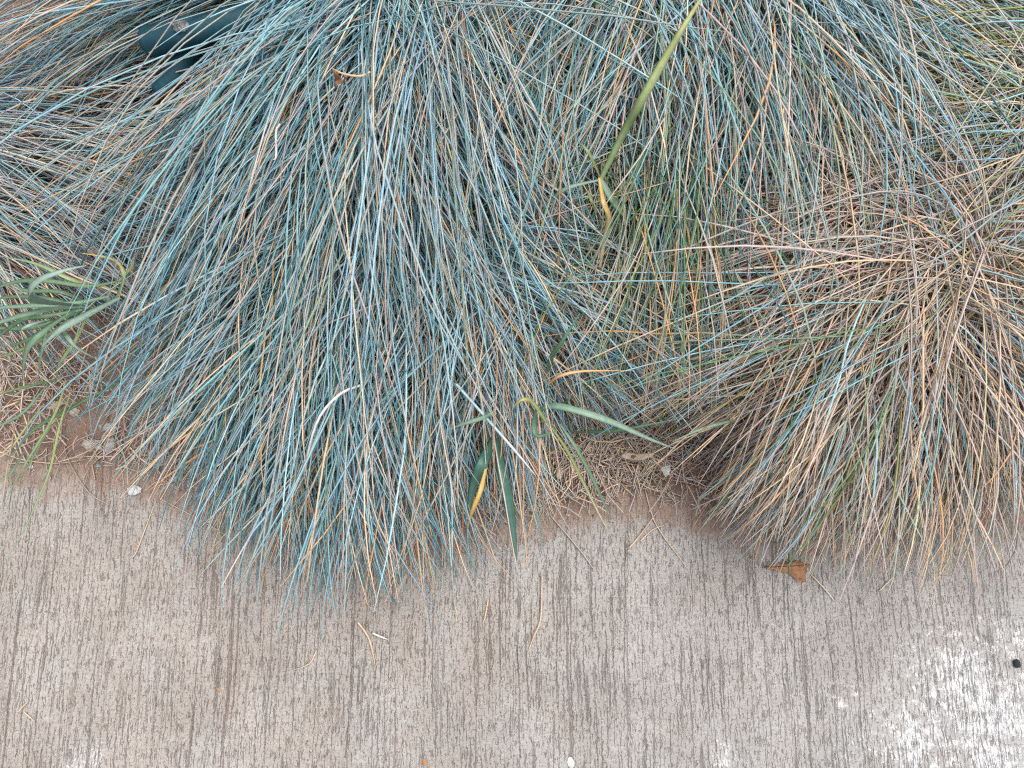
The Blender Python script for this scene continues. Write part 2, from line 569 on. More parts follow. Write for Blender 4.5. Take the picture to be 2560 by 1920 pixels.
def grass_tuft(label, layers, crown_px, crown_z, seed, parts=220, special=None, group=None):
    """layers: list of dicts passed to make_paths plus n, mix, w"""
    r = np.random.default_rng(seed)
    c = P(crown_px[0], crown_px[1], crown_z)
    root = empty('grass_tuft', (float(c[0]), float(c[1]), 0.01))
    tag(root, label, 'grass tuft', group)
    S = 9
    PP, RR, TT, UU = [], [], [], []
    for ly in layers:
        ly = dict(ly)
        n, mix, w = int(ly.pop('n') * 2.25), ly.pop('mix'), ly.pop('w', 0.00074)
        ck = ly.pop('ck', {})
        off = ly.pop('at', None)
        cr = P(off[0], off[1], crown_z)[:2] if off else c[:2]
        p, u, ln = make_paths(r, n, cr, S=S, **ly)
        p = trim(r, p)
        PP.append(p); UU.append(u)
        RR.append(radii(r, n, S, w)); TT.append(colours(r, n, S, mix, **ck))
    p, rad, tint, u = (np.concatenate(a) for a in (PP, RR, TT, UU))
    bad = blocked(p)
    px, py = project(p)
    inside = ((px > -150) & (px < 2710) & (py > -150) & (py < 2070))
    keep = ~bad & (inside.any(1) | (r.uniform(0, 1, len(p)) < 0.35))
    p, rad, tint, u, inside = p[keep], rad[keep], tint[keep], u[keep], inside[keep]
    score = u + 0.35 * inside.mean(1) + r.uniform(0, 0.08, len(u))
    order = np.argsort(-score)
    top, rest = order[:parts], order[parts:]
    roll = r.uniform(0, 6.28, len(p))
    V, Q, C = tube(p[rest], rad[rest], tint[rest], roll[rest])
    o = mesh_obj('foliage', fast_mesh('foliage', V, Q, C), M_GRASS, root)
    o['kind'] = 'stuff'
    for i in top:
        V, Q, C = tube(p[i:i + 1], rad[i:i + 1], tint[i:i + 1], roll[i:i + 1])
        mesh_obj('blade', fast_mesh('blade', V, Q, C), M_GRASS, root)
    for sp in (special or []):
        V, Q, C = bent_blade(*sp)
        mesh_obj('blade', fast_mesh('blade', V, Q, C), M_GRASS, root)
    return root


def spline(pts, m):
    """Catmull-Rom through pts, m samples"""
    pts = np.asarray(pts, float)
    ext = np.vstack([2 * pts[0] - pts[1], pts, 2 * pts[-1] - pts[-2]])
    tt = np.linspace(0, len(pts) - 1 - 1e-6, m)
    out = []
    for t_ in tt:
        i = int(t_); f = t_ - i
        a, b, c, d_ = ext[i:i + 4]
        out.append(0.5 * (2 * b + (c - a) * f + (2 * a - 5 * b + 4 * c - d_) * f * f + (3 * b - a - 3 * c + d_) * f ** 3))
    return np.array(out)


def bent_blade(px, zs, width, c0, c1, m=16):
    """a single round blade through photo pixels px at heights zs"""
    zs = np.interp(np.linspace(0, 1, len(px)), np.linspace(0, 1, len(zs)), zs)
    pts = spline([P(u, v, z) for (u, v), z in zip(px, zs)], m)
    s = np.linspace(0, 1, m)
    rad = width * 0.5 * np.clip(np.minimum(1, (1.04 - s) / 0.4) ** 0.7, 0.15, 1)
    c0, c1 = np.array(PAL.get(c0, c0) if isinstance(c0, str) else c0), np.array(PAL.get(c1, c1) if isinstance(c1, str) else c1)
    ti = c0 * (1 - s[:, None]) + c1 * s[:, None]
    return tube(pts[None], rad[None], ti[None], np.zeros(1), 4)


# ------------------------------------------------------------------ teal pipes under the grass
def pipe(name, label, pts, rad, cap=True, cuffs=()):
    m = 40
    path = spline(pts, m)
    rads = np.full(m, rad)
    # rounded free end at the start
    for i, f in enumerate((0.45, 0.78, 0.94)): rads[i] = rad * f
    step = path[4] - path[3]
    dirn = (path[3] - path[4]) / np.linalg.norm(step)
    for i, dd in enumerate((0.55, 0.42, 0.22)): path[i] = path[3] + dirn * rad * dd
    V, Q, C = tube(path[None], rads[None], np.ones((1, m, 3)), None, 20)
    root = empty(name, tuple(path[m // 2]))
    tag(root, label, 'pipe')
    me = fast_mesh('pipe_body', V, Q)
    bm = bmesh.new(); bm.from_mesh(me)
    bmesh.ops.holes_fill(bm, edges=[e for e in bm.edges if len(e.link_faces) == 1], sides=0)
    bm.to_mesh(me); bm.free()
    mesh_obj('pipe_body', me, M_PIPE, root)
    for i0 in cuffs:
        me = bpy.data.meshes.new('fitting')
        bm = bmesh.new()
        bmesh.ops.create_icosphere(bm, subdivisions=3, radius=1.0)
        for vv in bm.verts:
            vv.co *= 1 + 0.35 * mnoise.noise(vv.co * 2.2)
            vv.co = Vector((vv.co.x * 0.0065, vv.co.y * 0.0050, vv.co.z * 0.0035))
        bm.to_mesh(me); bm.free()
        o = mesh_obj('fitting', me, M_CUFF, root)
        o.location = Vector(path[i0]) + Vector((0.004, -0.003, rad * 0.97)) - Vector(root.location)
    return path


z1 = 0.155
pa = pipe('irrigation_pipe', 'dark teal plastic pipe with rounded end and small scuffed fitting lying in the grass',
          [P(352, 112, z1 - 0.004), P(430, 88, z1), P(520, 68, z1), P(700, 30, z1 - 0.012), P(900, -40, z1 - 0.05)], 0.0125, cuffs=(13,))
pb = pipe('irrigation_pipe', 'thinner dark pipe crossing underneath the teal pipe in the grass',
          [P(392, 240, 0.120), P(445, 170, 0.128), P(540, 10, 0.130), P(640, -160, 0.09)], 0.009)
toward = np.array((0.008, -0.016, 0.0))
KEEP_CLEAR += [(pa[1] + toward, pa[17] + toward, 0.027, z1 - 0.03, 0.955), (pb[1] + toward, pb[9] + toward, 0.013, 0.11, 0.85),
               (P(-80, 820, 0.1), P(170, 830, 0.1), 0.042, 0.03, 0.86),          # round the curly weed
               (P(1440, 1185, 0.02), P(1690, 1175, 0.02), 0.030, 0.0, 0.85),     # the bare hollow with straw litter
               (P(1500, 460, 0.15), P(1590, 280, 0.18), 0.016, 0.15, 0.85),
               (P(1210, 1130, 0.08), P(1180, 1260, 0.08), 0.012, 0.06, 0.6), (P(1255, 1130, 0.08), P(1285, 1370, 0.08), 0.011, 0.05, 0.5),
               (P(1400, 1030, 0.12), P(1640, 1100, 0.08), 0.008, 0.08, 0.8),
               (P(200, 1100, 0.01), P(290, 1105, 0.01), 0.012, 0.0, 0.85),        # bare soil round the cream stones
               (P(846, 205, 0.19), P(852, 225, 0.19), 0.012, 0.17, 0.9)]

# ------------------------------------------------------------------ the grass tufts
BLUE = dict(blue=34, light=12, teal=14, grey=24, sage=5, taupe=9, straw=3, orange=1)
MIXED = dict(blue=22, light=12, teal=8, grey=26, sage=12, taupe=14, pink=6, straw=5, orange=2)
DRY = dict(pink=42, taupe=32, straw=10, fawn=4, grey=8, brown=6)
OLIVE = dict(grey=26, sage=16, light=18, olive=22, straw=14, taupe=8, blue=4)
DARK = dict(slate=24, grey=20, taupe=20, blue=16, light=6, straw=6, pink=8)
THATCH = dict(brown=45, taupe=25, orange=8, pink=22)

grass_tuft('large blue-grey grass tuft spilling over the pavement edge beside the pipes',
           [dict(n=1500, mix=BLUE, fan=(-165, -72), R_env=0.44, h_env=0.14, spread=(0.085, 0.05), L=0.44),
            dict(n=1300, mix=BLUE, fan=(-166, -52), R_env=0.36, h_env=0.12, spread=(0.06, 0.05), L=0.37, at=(960, 230), wild=0.2),
            dict(n=1200, mix=BLUE, fan=(-158, -60), R_env=0.34, h_env=0.105, spread=(0.07, 0.06), L=0.34, at=(930, 520), wild=0.2),
            dict(n=700, mix=dict(blue=34, light=8, teal=16, grey=22, straw=8, orange=4, taupe=10), fan=(-140, -66), R_env=0.26, h_env=0.085, spread=(0.08, 0.05), L=0.27, at=(880, 830), wild=0.2),
            dict(n=450, mix=BLUE, fan=(-84, -50), R_env=0.36, h_env=0.13, spread=(0.06, 0.05), L=0.34),
            dict(n=750, mix=dict(taupe=30, pink=16, grey=24, sage=14, straw=6, blue=10), fan=(160, 206), R_env=0.44, h_env=0.10, spread=(0.08, 0.06), L=0.45),
            dict(n=350, mix=MIXED, fan=(-40, 60), R_env=0.3, h_env=0.11, spread=(0.07, 0.05), L=0.24),
            dict(n=500, mix=THATCH, fan=(-180, 0), R_env=0.3, h_env=0.06, spread=(0.12, 0.06), L=0.25)],
           (1000, -20), 0.10, 11, parts=290,
           special=[([(905, 962), (850, 985), (800, 1040), (775, 1110), (762, 1180), (755, 1205)], [0.155, 0.17, 0.16, 0.13, 0.11], 0.0022, 'white', 'white'),
                    ([(700, 310), (690, 330), (690, 390), (682, 400)], [0.19, 0.19], 0.0020, 'white', 'white'),
                    ([(925, 180), (900, 190), (860, 185), (828, 170)], [0.21, 0.215], 0.0020, 'straw', 'orange'),
                    ([(1140, 960), (1220, 1050), (1290, 1130), (1340, 1190)], [0.18, 0.14], 0.0022, 'light', 'white')])

grass_tuft('small brown-hearted blue tuft leaning out from the flank of the large blue tuft',
           [dict(n=1500, mix=dict(blue=24, light=18, grey=20, straw=12, taupe=16, orange=4, teal=6), fan=(-110, 0), R_env=0.21, h_env=0.11, spread=(0.05, 0.06), L=0.25, jit=9, wild=0.25),
            dict(n=350, mix=THATCH, fan=(-160, 40), R_env=0.14, h_env=0.10, spread=(0.05, 0.06), L=0.12)],
           (1220, 640), 0.10, 12, parts=160)

grass_tuft('grey-blue tuft hanging straight down behind the long green weed leaf',
           [dict(n=2500, mix=MIXED, fan=(-112, -66), R_env=0.40, h_env=0.14, spread=(0.15, 0.06), L=0.37, jit=9, wild=0.22),
            dict(n=450, mix=dict(light=20, blue=20, grey=25, taupe=20, straw=8), fan=(-58, -22), R_env=0.36, h_env=0.13, spread=(0.06, 0.05), L=0.32),
            dict(n=450, mix=MIXED, fan=(-160, -115), R_env=0.36, h_env=0.12, spread=(0.08, 0.05), L=0.26),
            dict(n=500, mix=THATCH, fan=(-150, -30), R_env=0.3, h_env=0.08, spread=(0.12, 0.06), L=0.28)],
           (1730, -70), 0.10, 13, parts=250)

grass_tuft('small green tuft tucked in the hollow below the long weed leaf',
           [dict(n=650, mix=dict(green=30, sage=26, teal=16, taupe=15, orange=6, straw=5), fan=(-112, -68), R_env=0.22, h_env=0.16, spread=(0.055, 0.02), L=0.25, w=0.00066, wild=0.2,
                 ck=dict(tipdry=0.5, tipcol=('fawn', 'orange', 'taupe'))),
            dict(n=200, mix=dict(green=40, sage=30, taupe=20), fan=(-170, -10), R_env=0.12, h_env=0.12, spread=(0.06, 0.03), L=0.15, w=0.00066, wild=0.3)],
           (1590, 400), 0.12, 14, parts=90)

grass_tuft('dry pinkish-brown tuft sprawling in a whorl over the pavement edge',
           [dict(n=2300, mix=DRY, fan=(160, 248), R_env=0.28, h_env=0.12, spread=(0.08, 0.10), L=0.285, arc=24, jit=11, wild=0.25, at=(2250, 640)),
            dict(n=1300, mix=dict(pink=24, taupe=24, straw=12, fawn=5, grey=22, blue=5, light=3, sage=6), fan=(212, 302), R_env=0.24, h_env=0.11, spread=(0.10, 0.07), L=0.235, jit=11, wild=0.25, at=(2240, 810)),
            dict(n=500, mix=dict(straw=22, pink=24, taupe=20, grey=18, fawn=10, light=6), fan=(300, 360), R_env=0.25, h_env=0.13, spread=(0.05, 0.05), L=0.30, jit=8),
            dict(n=800, mix=dict(straw=22, fawn=14, taupe=20, grey=24, light=6, pink=14), fan=(-8, 60), R_env=0.30, h_env=0.11, spread=(0.06, 0.07), L=0.29, jit=11, wild=0.25),
            dict(n=700, mix=dict(pink=40, taupe=35, grey=20), fan=(80, 165), R_env=0.25, h_env=0.12, spread=(0.06, 0.06), L=0.20, jit=14, arc=35, wild=0.3),
            dict(n=120, mix=dict(green=16, blue=30, light=18, sage=26, olive=8), fan=(195, 260), R_env=0.28, h_env=0.15, spread=(0.05, 0.05), L=0.30, at=(2120, 860), wild=0.4),
            dict(n=700, mix=dict(brown=25, taupe=30, pink=30, fawn=15), fan=(0, 360), R_env=0.2, h_env=0.125, spread=(0.06, 0.10), L=0.10, jit=40),
            dict(n=500, mix=THATCH, fan=(0, 360), R_env=0.2, h_env=0.10, spread=(0.07, 0.09), L=0.17)],
           (2310, 690), 0.09, 15, parts=280)

grass_tuft('pale olive and yellow-green tuft beyond the dry whorl',
           [dict(n=1900, mix=OLIVE, fan=(135, 230), R_env=0.36, h_env=0.12, spread=(0.11, 0.10), L=0.29, jit=14, wild=0.45),
            dict(n=1300, mix=dict(olive=50, sage=18, straw=20, green=8), fan=(165, 240), R_env=0.3, h_env=0.09, spread=(0.09, 0.09), L=0.30, wild=0.2),
            dict(n=300, mix=THATCH, fan=(120, 240), R_env=0.3, h_env=0.05, spread=(0.09, 0.09), L=0.3)],
           (2700, 260), 0.10, 16, parts=180)

grass_tuft('dim grey tuft beside the curly weed with the broad leaves',
           [dict(n=1500, mix=DARK, fan=(-75, 25), R_env=0.26, h_env=0.08, spread=(0.09, 0.07), L=0.32, jit=9, wild=0.15),
            dict(n=300, mix=THATCH, fan=(-75, 25), R_env=0.26, h_env=0.03, spread=(0.09, 0.07), L=0.25)],
           (-190, 430), 0.05, 17, parts=130)


# ------------------------------------------------------------------ broad-leaved weeds
def ribbon(px, zs, wpx, c0, c1, m=22, fold=0.28, roll=0.0):
    """a folded leaf with thickness, through photo pixels; wpx its width in photo pixels"""
    zs = np.interp(np.linspace(0, 1, len(px)), np.linspace(0, 1, len(zs)), zs)
    pts = spline([P(u, v, z) for (u, v), z in zip(px, zs)], m)
    zm = float(np.mean(zs))
    W = wpx * (CAM_H - zm) / F_PX * 0.5
    s = np.linspace(0, 1, m)
    prof = np.clip(np.minimum(0.55 + 1.8 * s, 1.0) * np.minimum(1, (1.02 - s) / 0.5) ** 0.8, 0.03, 1) * W
    t = np.gradient(pts, axis=0); t /= np.linalg.norm(t, axis=1, keepdims=True)
    side = np.cross(t, (0, 0, 1.0)); side /= np.linalg.norm(side, axis=1, keepdims=True) + 1e-9
    nor = np.cross(side, t)
    ro = roll * np.sin(s * 2.4)
    sd = side * np.cos(ro)[:, None] + nor * np.sin(ro)[:, None]
    nr = -side * np.sin(ro)[:, None] + nor * np.cos(ro)[:, None]
    th = 0.00022
    ring = [(-1, fold, 0), (-0.5, fold * 0.35, th), (-0.08, 0.0, th), (0.08, 0.0, th), (0.5, fold * 0.35, th), (1, fold, 0), (0.5, fold * 0.35, -th), (-0.5, fold * 0.35, -th)]
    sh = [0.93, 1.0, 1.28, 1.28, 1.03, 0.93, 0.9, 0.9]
    k = len(ring)
    c0, c1 = np.array(c0), np.array(c1)
    base = c0 * (1 - s[:, None] ** 2) + c1 * s[:, None] ** 2
    V = np.stack([pts + sd * (a * prof)[:, None] + nr * (b * prof + c * np.clip(prof / W * 3, 0, 1))[:, None] for a, b, c in ring], 1).reshape(-1, 3)
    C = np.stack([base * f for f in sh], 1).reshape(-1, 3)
    i = (np.arange(m - 1) * k)[:, None]
    j = np.arange(k)[None, :]
    j2 = (j + 1) % k
    Q = np.stack([i + j, i + j2, i + j2 + k, i + j + k], -1).reshape(-1, 4)
    return V, Q, C


def weed(label, root_px, leaves):
    c = P(root_px[0], root_px[1], 0.02)
    root = empty('weed', tuple(c))
    tag(root, label, 'weed')
    for lf in leaves:
        V, Q, C = ribbon(*lf[:5], **(lf[5] if len(lf) > 5 else {}))
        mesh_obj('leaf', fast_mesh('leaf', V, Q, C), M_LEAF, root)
    return root


G1, G2, G3 = (0.12, 0.205, 0.125), (0.18, 0.27, 0.205), (0.075, 0.15, 0.065)
PALEG, OL, YE, ST_ = (0.27, 0.35, 0.31), (0.24, 0.30, 0.11), (0.50, 0.34, 0.10), (0.62, 0.52, 0.38)
weed('curly weed with broad pale green leaves at the foot of the large blue tuft', (215, 770),
     [([(195, 765), (110, 757), (75, 738), (95, 705), (150, 680), (215, 664)], [0.16, 0.22, 0.25, 0.26, 0.26, 0.25], 24, G2, PALEG, dict(roll=0.15)),
      ([(290, 705), (220, 716), (130, 704), (60, 702), (0, 717), (-40, 740)], [0.14, 0.16, 0.15], 13, G3, G1),
      ([(270, 742), (190, 758), (100, 764), (0, 770), (-60, 785)], [0.15, 0.17, 0.16], 14, G1, G2),
      ([(200, 768), (110, 776), (0, 806), (-60, 830)], [0.15, 0.17, 0.14], 15, G1, G2),
      ([(195, 770), (115, 826), (72, 870), (58, 930), (55, 980)], [0.15, 0.19, 0.17, 0.12], 17, G1, G2),
      ([(120, 815), (110, 860), (100, 905), (96, 950)], [0.15, 0.16, 0.13], 9, G1, G2),
      ([(175, 790), (158, 815), (168, 842), (195, 872), (238, 896)], [0.16, 0.20, 0.20, 0.18], 13, G1, PALEG, dict(roll=0.4)),
      ([(300, 745), (215, 790), (150, 826), (105, 866)], [0.17, 0.21, 0.2], 22, G2, PALEG),
      ([(205, 775), (110, 792), (55, 800), (0, 838), (-30, 860)], [0.13, 0.15, 0.13], 14, G3, G1),
      ([(125, 800), (90, 808), (60, 820), (50, 835)], [0.16, 0.18, 0.17], 10, G2, PALEG),
      ([(280, 760), (300, 730), (310, 690), (285, 650), (200, 632)], [0.12, 0.15, 0.15], 12, OL, YE),
      ([(255, 720), (180, 700), (90, 660), (0, 640)], [0.13, 0.16, 0.14], 11, OL, G2),
      ([(210, 775), (120, 840), (40, 880), (-30, 900)], [0.10, 0.11, 0.09], 12, OL, G1),
      ([(215, 770), (120, 748), (40, 742), (-40, 752)], [0.12, 0.14, 0.13], 13, G3, G1),
      ([(230, 765), (150, 800), (70, 850), (0, 870)], [0.11, 0.13, 0.11], 14, G3, G1),
      ([(225, 760), (150, 730), (60, 725), (-20, 690)], [0.10, 0.12, 0.11], 12, G3, G2),
      ([(225, 775), (190, 850), (150, 910), (140, 960)], [0.10, 0.12, 0.09], 11, OL, G1),
      ([(215, 780), (100, 815), (20, 822), (-40, 815)], [0.11, 0.13, 0.12], 15, G3, G1),
      ([(260, 750), (300, 700), (330, 660), (300, 620)], [0.10, 0.12, 0.10], 10, OL, YE)])

weed('weed with one long upright olive green leaf rising between the blue and grey tufts', (1500, 450),
     [([(1503, 446), (1560, 330), (1600, 258), (1660, 150), (1722, 45), (1775, -40)], [0.27, 0.29, 0.31, 0.32, 0.33, 0.32], 25, (0.17, 0.24, 0.10), (0.36, 0.36, 0.12), dict(fold=0.15)),
      ([(1500, 445), (1525, 492), (1548, 525), (1568, 552)], [0.20, 0.19, 0.17], 19, G2, OL),
      ([(1498, 445), (1508, 505), (1522, 545), (1512, 595), (1498, 680), (1485, 775)], [0.20, 0.21, 0.19, 0.16, 0.13], 14, YE, ST_),
      ([(1470, 478), (1478, 500), (1487, 530)], [0.18, 0.19, 0.18], 9, OL, G1),
      ([(1502, 448), (1470, 380), (1440, 350)], [0.19, 0.22, 0.21], 9, OL, G1),
      ([(1500, 450), (1420, 470), (1380, 500), (1330, 560)], [0.18, 0.19, 0.15], 11, G2, G1)])

weed('weed with wide dark green leaves drooping over the pavement edge from the blue tufts', (1330, 1040),
     [([(1335, 1035), (1380, 1015), (1460, 1032), (1540, 1060), (1620, 1096), (1692, 1124)], [0.13, 0.16, 0.16, 0.14, 0.10], 18, (0.15, 0.25, 0.17), PALEG),
      ([(1235, 1095), (1205, 1160), (1182, 1220), (1170, 1290)], [0.11, 0.13, 0.11, 0.08], 28, (0.05, 0.14, 0.10), (0.09, 0.20, 0.15)),
      ([(1240, 1095), (1255, 1180), (1272, 1260), (1283, 1330), (1292, 1400)], [0.11, 0.13, 0.10, 0.06], 25, (0.05, 0.14, 0.10), (0.10, 0.22, 0.17)),
      ([(1235, 1030), (1205, 1045), (1165, 1058), (1125, 1072)], [0.17, 0.18, 0.17], 12, G1, G2),
      ([(1372, 925), (1380, 890), (1405, 855), (1450, 782)], [0.15, 0.18, 0.2], 13, (0.07, 0.15, 0.07), G1),
      ([(1400, 1060), (1440, 1120), (1478, 1190), (1508, 1255), (1526, 1300)], [0.13, 0.13, 0.09, 0.05], 10, G1, G2),
      ([(1380, 1070), (1420, 1130), (1460, 1210), (1500, 1290), (1528, 1342)], [0.12, 0.11, 0.07, 0.03], 8, OL, ST_),
      ([(1440, 1080), (1530, 1078), (1620, 1062), (1720, 1042)], [0.06, 0.09, 0.09], 9, G3, G1),
      ([(1850, 1048), (1790, 1062), (1740, 1078), (1680, 1105)], [0.12, 0.13, 0.12], 9, G1, PALEG),
      ([(1365, 1055), (1330, 1005), (1305, 1000), (1282, 1018)], [0.15, 0.18, 0.17], 11, OL, YE),
      ([(1215, 1170), (1200, 1230), (1180, 1280), (1168, 1322)], [0.13, 0.14, 0.1], 12, YE, (0.55, 0.30, 0.08)),
      ([(1372, 960), (1400, 940), (1460, 928), (1585, 927)], [0.17, 0.19, 0.17], 8, (0.5, 0.3, 0.13), (0.55, 0.33, 0.14)),
      ([(1345, 1010), (1335, 1060), (1345, 1090), (1395, 1076)], [0.14, 0.16, 0.14], 14, (0.06, 0.14, 0.09), G1),
      ([(1640, 800), (1590, 812), (1550, 815), (1520, 822)], [0.12, 0.13, 0.12], 11, OL, G1)])

weed('wispy weed of thin green blades trailing onto the pavement by the cream stones', (200, 975),
     [([(300, 955), (190, 1014), (90, 1070), (45, 1120), (0, 1165)], [0.07, 0.08, 0.06, 0.04], 9, G3, G1),
      ([(165, 950), (146, 1015), (116, 1075), (70, 1150), (35, 1210), (5, 1280)], [0.08, 0.09, 0.07, 0.05, 0.03], 8, OL, G2),
      ([(175, 985), (148, 1070), (125, 1175), (90, 1260), (50, 1345), (-5, 1425)], [0.08, 0.09, 0.08, 0.06, 0.05], 7, OL, PALEG),
      ([(120, 960), (60, 1030), (0, 1065), (-40, 1090)], [0.06, 0.07, 0.05], 8, G1, G2),
      ([(140, 950), (60, 968), (-20, 990)], [0.06, 0.06], 8, G3, OL),
      ([(110, 1010), (60, 1075), (20, 1130), (-20, 1150)], [0.04, 0.05, 0.03], 6, OL, ST_),
      ([(130, 1060), (90, 1130), (60, 1190), (45, 1240)], [0.03, 0.03, 0.02], 5, G1, OL),
      ([(60, 1130), (30, 1180), (5, 1200), (-30, 1220)], [0.02, 0.02], 8, G1, OL),
      ([(35, 1080), (20, 1160), (8, 1240), (6, 1275)], [0.05, 0.04, 0.02], 5, (0.3, 0.25, 0.17), ST_)])


# ------------------------------------------------------------------ fallen leaves
def ground_z(x, y):
    return max(0.0, float(soil_z(np.array([[x]]), np.array([[y]]))[0, 0]))


def flat_leaf(name, label, outline, z, mat, curl=0.002, bend=(0, 0), vein=None, spot=None, cat='leaf'):
    pts = [P(u, v, z) for u, v in outline]
    c = np.mean(pts, 0)
    root = empty(name, tuple(c))
    tag(root, label, cat)
    size = max(np.ptp([p[0] for p in pts]), np.ptp([p[1] for p in pts]))
    sd = random.random() * 10

    def lift(x, y):
        dx, dy = (x - c[0]) / size, (y - c[1]) / size
        return z + curl * (2.2 * (dx * dx + dy * dy) + 1.6 * mnoise.noise(Vector((dx * 3, dy * 3, sd)))) + bend[0] * dx + bend[1] * dy

    bm = bmesh.new()
    f = bm.faces.new([bm.verts.new((p[0], p[1], 0)) for p in pts])
    bmesh.ops.triangulate(bm, faces=[f])
    bmesh.ops.subdivide_edges(bm, edges=bm.edges, cuts=3, use_grid_fill=True)
    for vv in bm.verts: vv.co.z = lift(vv.co.x, vv.co.y)
    ret = bmesh.ops.extrude_face_region(bm, geom=list(bm.faces))
    for g in ret['geom']:
        if isinstance(g, bmesh.types.BMVert): g.co.z += 0.0004
    bmesh.ops.recalc_face_normals(bm, faces=bm.faces)
    me = bpy.data.meshes.new('blade'); bm.to_mesh(me); bm.free()
    for p_ in me.polygons: p_.use_smooth = True
    mesh_obj('leaf_blade', me, mat, root)
    if vein:
        vp = [P(u, v, z) for u, v in vein]
        path = spline(vp, 14)
        for i in range(14): path[i, 2] = lift(path[i, 0], path[i, 1]) + 0.0005
        V, Q, C = tube(path[None], np.linspace(0.0006, 0.0003, 14)[None], np.ones((1, 14, 3)), None, 5)
        mesh_obj('midrib', fast_mesh('midrib', V, Q), M_VEIN, root)
    if spot:
        sp = P(spot[0], spot[1], z)
        me = blob(0.5 * spot[2] * (CAM_H - z) / F_PX * 2, 0.3, 5)
        o = mesh_obj('spot', me, M_SPOT, root)
        o.location = Vector((sp[0], sp[1], lift(sp[0], sp[1]) + 0.0004)) - Vector(root.location)
        o.scale = (1, 0.8, 0.25)
    return root


def blob(rad, rough, seed, sub=2):
    bm = bmesh.new()
    bmesh.ops.create_icosphere(bm, subdivisions=sub, radius=1.0)
    for vv in bm.verts:
        d_ = mnoise.noise(vv.co * 1.3 + Vector((seed * 3.7, seed, 0))) * rough + mnoise.noise(vv.co * 3.1 + Vector((seed, 5, seed))) * rough * 0.4
        vv.co *= rad * (1 + d_)
    me = bpy.data.meshes.new('stone'); bm.to_mesh(me); bm.free()
    return me


def off(origin, scale, pts):
    return [(origin[0] + a / scale, origin[1] + b / scale) for a, b in pts]


flat_leaf('fallen_leaf', 'torn brown lobed leaf lying on the pavement by the dry tuft',
          off((1880, 1380), 7.93, [(262, 305), (330, 262), (430, 240), (540, 195), (640, 225), (720, 205), (820, 165), (920, 175), (1000, 205), (1120, 240), (1085, 320), (1085, 400), (1055, 470),
                                   (1068, 590), (960, 600), (880, 585), (845, 520), (765, 445), (690, 412), (600, 405), (520, 398), (440, 345), (330, 350)]),
          0.0035, M_BROWN, 0.003, vein=off((1880, 1380), 7.93, [(230, 297), (500, 292), (800, 275), (1150, 245)]))
flat_leaf('fallen_leaf', 'curled brown leaf caught in the top of the large blue tuft',
          off((760, 140), 7.93, [(585, 320), (660, 335), (750, 395), (835, 405), (845, 480), (880, 545), (840, 600), (745, 592), (695, 625), (672, 700), (650, 750), (612, 655), (588, 560), (600, 440)]),
          0.200, M_DARKLEAF, 0.006, (0.004, -0.006))
flat_leaf('fallen_leaf', 'long pale tan leaf with a round red-brown spot on the straw litter',
          off((1520, 1080), 6.345, [(200, 380), (300, 328), (400, 335), (480, 352), (560, 335), (640, 338), (725, 340), (712, 392), (640, 412), (560, 440), (470, 452), (380, 445), (290, 425), (235, 402)]),
          0.030, M_PALELEAF, 0.003, spot=(1584, 1142, 7))
flat_leaf('fallen_leaf', 'small pale grey leaf scrap under the fringe of the dry tuft',
          off((1520, 1080), 6.345, [(830, 565), (900, 548), (965, 535), (995, 600), (972, 670), (925, 715), (872, 690), (850, 630)]), 0.036, M_GREYLEAF, 0.004)
flat_leaf('fallen_leaf', 'narrow tan leaf beneath the tips of the large blue tuft',
          [(1010, 1440), (1018, 1430), (1016, 1450), (1004, 1470), (992, 1492), (986, 1497), (990, 1478)], 0.016, M_PALELEAF, 0.002)
flat_leaf('fallen_leaf', 'dark brown leaf scrap on the soil beside the weed with wide leaves',
          off((1280, 960), 3.456, [(650, 820), (690, 795), (740, 850), (790, 880), (800, 930), (760, 945), (690, 930), (655, 890)]), 0.012, M_CLOD, 0.004)
flat_leaf('fallen_leaf', 'cream leaf scrap lying at the foot of the blue tufts by the soil',
          off((1280, 960), 3.456, [(390, 740), (430, 720), (445, 770), (425, 815), (395, 825), (382, 780)]), 0.02, M_PALELEAF, 0.002)


# ------------------------------------------------------------------ stones
def stone(label, u, v, wpx, hpx, mat, seed, name='pebble', cat='stone', rot=0.0, flat=0.55, rough=0.55):
    k = CAM_H / F_PX
    p = P(u, v, 0)
    gz = ground_z(p[0], p[1])
    me = blob(1.0, rough, seed)
    o = bpy.data.objects.new(name, me)
    me.materials.append(mat)
    col.objects.link(o)
    a, b = wpx * k * 0.5, hpx * k * 0.5
    o.scale = (a, b, flat * min(a, b))
    p = P(u, v, gz)
    o.location = (p[0], p[1], gz + flat * min(a, b) * 0.85)
    o.rotation_euler = (0, 0, rot)
    return tag(o, label, cat)


stone('oblong cream stone on the soil beside a pointed grey stone', 237, 1114, 54, 30, M_STONE, 1, rot=-0.2, flat=0.9, rough=0.4)
stone('pointed pale grey stone on the soil beside an oblong cream stone', 281, 1115, 29, 42, M_GSTONE, 2, rot=-0.25, flat=0.9, rough=0.4)
stone('round white stone on the pavement below the cream and grey stones', 338, 1226, 32, 28, M_WHITE, 3, rough=0.4)
stone('tiny white chip on the pavement under the wispy green weed', 80, 1167, 11, 10, M_WHITE, 4)
stone('flat tan stone half buried in soil by the wispy weed', 140, 1016, 46, 22, M_STONE, 5, rot=0.2, flat=0.9, rough=0.4)
stone('small tan stone in the soil beside the flat tan stone', 189, 1031, 28, 22, M_STONE, 6, flat=0.9)
stone('broad grey stone partly hidden by the left fringe of the large tuft', 278, 1070, 48, 22, M_GSTONE, 7, rot=-0.1, flat=0.9)
stone('bluish chip on the pavement under a straw near the cream stones', 247, 1164, 13, 10, M_BSTONE, 8)
